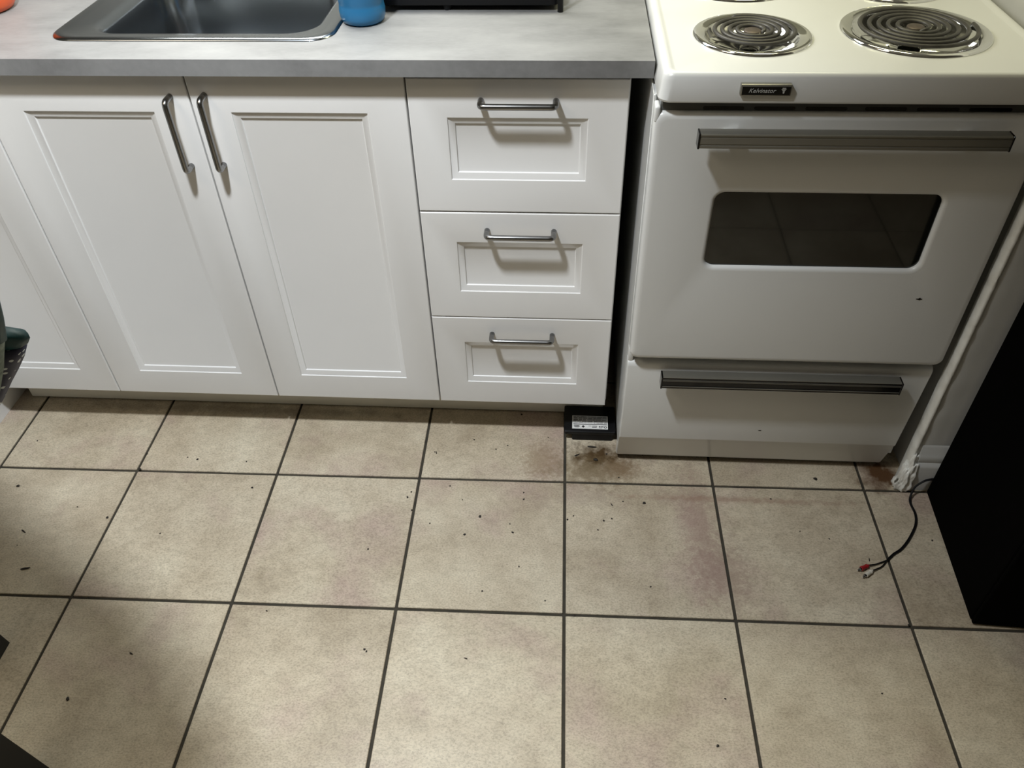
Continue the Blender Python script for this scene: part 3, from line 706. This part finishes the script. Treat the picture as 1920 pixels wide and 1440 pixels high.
# ------------------------------------------------------------ table at the left (its top is left of the frame; legs and hanging cloth show)
TO = Vector((-0.75, -0.85, 0))
tbl = empty('table', TO, 'black metal legged table at the lower left edge, only its feet in view', 'table')
edge = [(-0.240, -0.980), (-0.190, -0.86), (-0.187, -0.791), (-0.200, -0.728), (-0.222, -0.684), (-0.256, -0.642), (-0.307, -0.586), (-0.394, -0.524), (-0.535, -0.445), (-0.80, -0.33), (-1.045, -0.48), (-1.045, -0.84), (-0.75, -1.03), (-0.45, -1.04)]
pts2 = smoothpath([(x, y, 0) for x, y in edge + edge[:1]], 4)[:-1]
bm = bmesh.new()
loft(bm, [[(p.x - TO.x, p.y - TO.y, z) for p in pts2] for z in (1.140, 1.160)], cap0=True, cap1=True)
mesh_obj('tabletop', bm, M['black_matte'], tbl)
def leg(fx, fy, tx, ty, s, rz):
    bm = bmesh.new(); c_, s_ = math.cos(rz), math.sin(rz); loops = []
    for (x, y, z) in ((fx, fy, 0.0), (tx, ty, 1.140)):
        loops.append([(x + (a * c_ - b_ * s_) * s[0] - TO.x, y + (a * s_ + b_ * c_) * s[1] - TO.y, z) for a, b_ in ((-1, -1), (1, -1), (1, 1), (-1, 1))])
    loft(bm, loops, cap0=True, cap1=True)
    mesh_obj('leg', bm, M['black_metal'], tbl)
leg(-0.7950, -0.620, -1.015, -0.62, (0.022, 0.030), 0.0)
leg(-0.606, -0.842, -0.826, -0.842, (0.028, 0.028), -0.1)
leg(-1.035, -0.90, -1.00, -0.80, (0.022, 0.022), 0)
leg(-0.50, -1.06, -0.52, -1.00, (0.025, 0.025), 0)

# cloth bag hanging from the table edge
BG = Vector((-0.55, -0.52, 0.60))
bg = empty('cloth_bag', BG, 'navy cloth bag with pale dots and teal ruffled top, hanging at the left edge', 'bag')
from math import sin, cos
camp = Vector((0.27719, -1.32664, 1.39715))
def ray(px, py):
    return rot @ Vector(((px - 960) / F, -(py - 720) / F, -1.0))
def at(px, py, z):
    d = ray(px, py); return camp + d * ((z - camp.z) / d.z)
def sheet(name, mat, rows, depth, parent):
    """a soft padded panel: rows of (left, right) points, thickness depth"""
    bm = bmesh.new(); n = 14; loops = []
    for a, b_ in rows:
        a = Vector(a); b_ = Vector(b_); ax = (b_ - a); nr = Vector((-ax.y, ax.x, 0)).normalized()
        lp = []
        for k in range(2 * n):
            t = k / n if k <= n else (2 * n - k) / n
            s = 1 if k <= n else -1
            bul = depth * math.sqrt(max(0.0, 1 - (2 * t - 1) ** 2)) + 0.0015
            p = a.lerp(b_, t)
            wr_ = 0.0035 * noise.noise(Vector((p.x * 40, p.y * 40, p.z * 22)))
            lp.append(p + nr * (s * bul + wr_) - BG)
        loops.append(lp)
    loft(bm, loops, cap0=True, cap1=True)
    return mesh_obj(name, bm, M[mat], parent, smooth=True)
sheet('dotted_panel', 'dotted_cloth', [(at(-90, 652, .745), at(52, 643, .735)), (at(-90, 680, .71), at(46, 668, .705)), (at(-90, 700, .68), at(36, 690, .68)), (at(-100, 730, .65), at(22, 716, .655)), (at(-105, 760, .62), at(8, 746, .63)), (at(-120, 780, .60), at(-6, 770, .61))], 0.020, bg)
sheet('teal_ruffle', 'teal_cloth', [(at(-80, 618, .775), at(16, 621, .765)), (at(-80, 622, .770), at(52, 626, .755)), (at(-85, 630, .76), at(56, 634, .748)), (at(-90, 650, .745), at(52, 645, .737))], 0.013, bg)
sheet('teal_strap', 'teal_cloth', [(at(-60, 470, .93), at(-30, 470, .93)), (at(-40, 560, .86), at(-6, 565, .86)), (at(-30, 600, .82), at(5, 600, .82)), (at(-30, 640, .77), at(11, 640, .775))], 0.008, bg)
sheet('knit_panel', 'knit_cloth', [(at(-110, 610, .80), at(0, 612, .80)), (at(-110, 650, .765), at(6, 650, .765)), (at(-115, 700, .71), at(5, 700, .71)), (at(-120, 750, .66), at(-2, 745, .665)), (at(-130, 790, .62), at(-20, 780, .63))], 0.030, bg)

# ------------------------------------------------------------ crumbs on the tiles
def crumb_mesh(name, sx, sy, sz, seed):
    bm = bmesh.new(); bmesh.ops.create_icosphere(bm, subdivisions=2, radius=1.0)
    for v in bm.verts:
        n = 1 + 0.45 * noise.noise(v.co * 1.7 + Vector((seed, 0, 0)))
        v.co = Vector((v.co.x * sx * n, v.co.y * sy * n, max(v.co.z * n, -0.6) * sz))
    me = bpy.data.meshes.new(name); bm.to_mesh(me); bm.free(); me.materials.append(M['crumb'])
    for p in me.polygons: p.use_smooth = True
    return me
cms = [crumb_mesh('crumb', 1.0, 0.7, 0.35, k) for k in range(4)] + [crumb_mesh('crumb', 1.6, 0.35, 0.25, 9)]
GEN = 'tiny dark crumb lying on the beige floor tiles'
crumbs = [(34, 911, 4.2, 0, 'dark oval crumb on the tile at the left edge, under the cloth bag'), (44, 996, 4.6, 4, None), (47, 1066, 6.5, 4, 'long thin dark sliver on the tile at the left edge'), (32, 1022, 1.5, 1, None),
 (127, 1310, 4.0, 2, 'dark oval crumb alone on the shaded lower left tile'), (201, 970, 3.6, 3, None), (300, 1000, 2.0, 1, None), (473, 914, 3.0, 0, None), (462, 865, 2, 1, None), (500, 1145, 2, 1, None), (690, 1029, 2.2, 2, None),
 (683, 1217, 2.6, 0, None), (687, 1221, 2, 1, None), (725, 1250, 1.6, 1, None), (818, 848, 3.0, 4, None), (815, 847, 1.8, 1, None), (982, 923, 2.2, 0, None), (982, 936, 2.6, 2, None), (961, 998, 2.8, 2, None), (900, 968, 3.6, 0, 'dark oval crumb left of centre on the tile before the drawers'), (871, 1002, 3.0, 1, None), (844, 911, 2.2, 0, None), (867, 937, 1.8, 1, None), (806, 981, 2.0, 2, None), (956, 982, 1.9, 0, None), (973, 1062, 2.0, 1, None), (904, 1108, 2.2, 3, None), (1022, 1126, 1.9, 0, None), (771, 922, 2.2, 2, None), (764, 932, 3.0, 3, None), (772, 956, 2.2, 0, None), (952, 835, 1.8, 1, None), (1028, 820, 1.8, 1, None), (978, 777, 3.0, 2, None),
 (1064, 974, 2.6, 1, None), (1075, 967, 1.8, 2, None), (1132, 976, 3.0, 3, None), (1208, 943, 4.0, 0, 'round dark crumb before the stove, right of a row of smaller crumbs'), (1147, 946, 3, 4, None), (1168, 940, 2, 1, None), (1147, 972, 2.4, 2, None), (1121, 993, 2.2, 0, None), (1076, 1154, 2.8, 1, None), (873, 1234, 2.6, 4, None), (1220, 1100, 2, 1, None), (1529, 898, 5.0, 0, 'largest round dark crumb, on the tiles in front of the stove'),
 (1346, 1398, 3.0, 0, None), (1360, 1310, 2, 2, None), (1654, 1300, 2, 1, None), (1704, 1172, 2.6, 0, None), (1630, 1049, 3, 4, None), (1500, 996, 1.6, 1, None), (1748, 1013, 2.4, 0, None), (262, 880, 4.2, 3, 'dark crumb in the grout crossing at the left, before the double doors'), (275, 851, 3.0, 0, None),
 (165, 1120, 2.0, 0, None), (246, 1225, 3.0, 4, None), (1160, 895, 2.2, 0, None), (1082, 853, 4.5, 4, None), (1110, 838, 7.0, 4, 'curved dark scrap on the floor just before the small black box'), (1137, 851, 2.6, 0, None), (1117, 862, 5.5, 2, 'brown crumb pile on the tile before the small black box'), (930, 842, 2.2, 1, None), (889, 824, 2.4, 0, None), (370, 861, 3.0, 3, None), (352, 857, 2, 0, None), (1206, 852, 2.8, 4, None),
 (70, 826, 1.8, 0, None), (145, 950, 1.8, 0, None), (1445, 935, 2, 1, None), (1555, 1010, 1.8, 1, None)]
for k, (px, py, s, mi, lab) in enumerate(crumbs):
    p = at(px, py, 0.001); s *= 0.00098
    o = bpy.data.objects.new('crumb', cms[mi]); C.objects.link(o)
    o.location = (p.x, p.y, 0.0003 + 0.2 * s); o.scale = (s, s, s); o.rotation_euler = (0, 0, rnd.uniform(-0.6, 0.6) + (0 if s > 0.004 else rnd.uniform(0, 3)))
    where = ('before the double doors' if px < 720 and py < 890 else 'before the drawers' if py < 900 and px < 1057 else 'beside the small black box' if py < 900 and px < 1250 else
             'on the left part of the floor' if px < 520 else 'on the middle of the floor' if px < 1057 else 'on the floor in front of the stove' if py < 1150 else 'on the lower right part of the floor')
    tag(o, lab or 'tiny dark crumb lying on the tiles ' + where, 'crumb', 'crumbs ' + where)
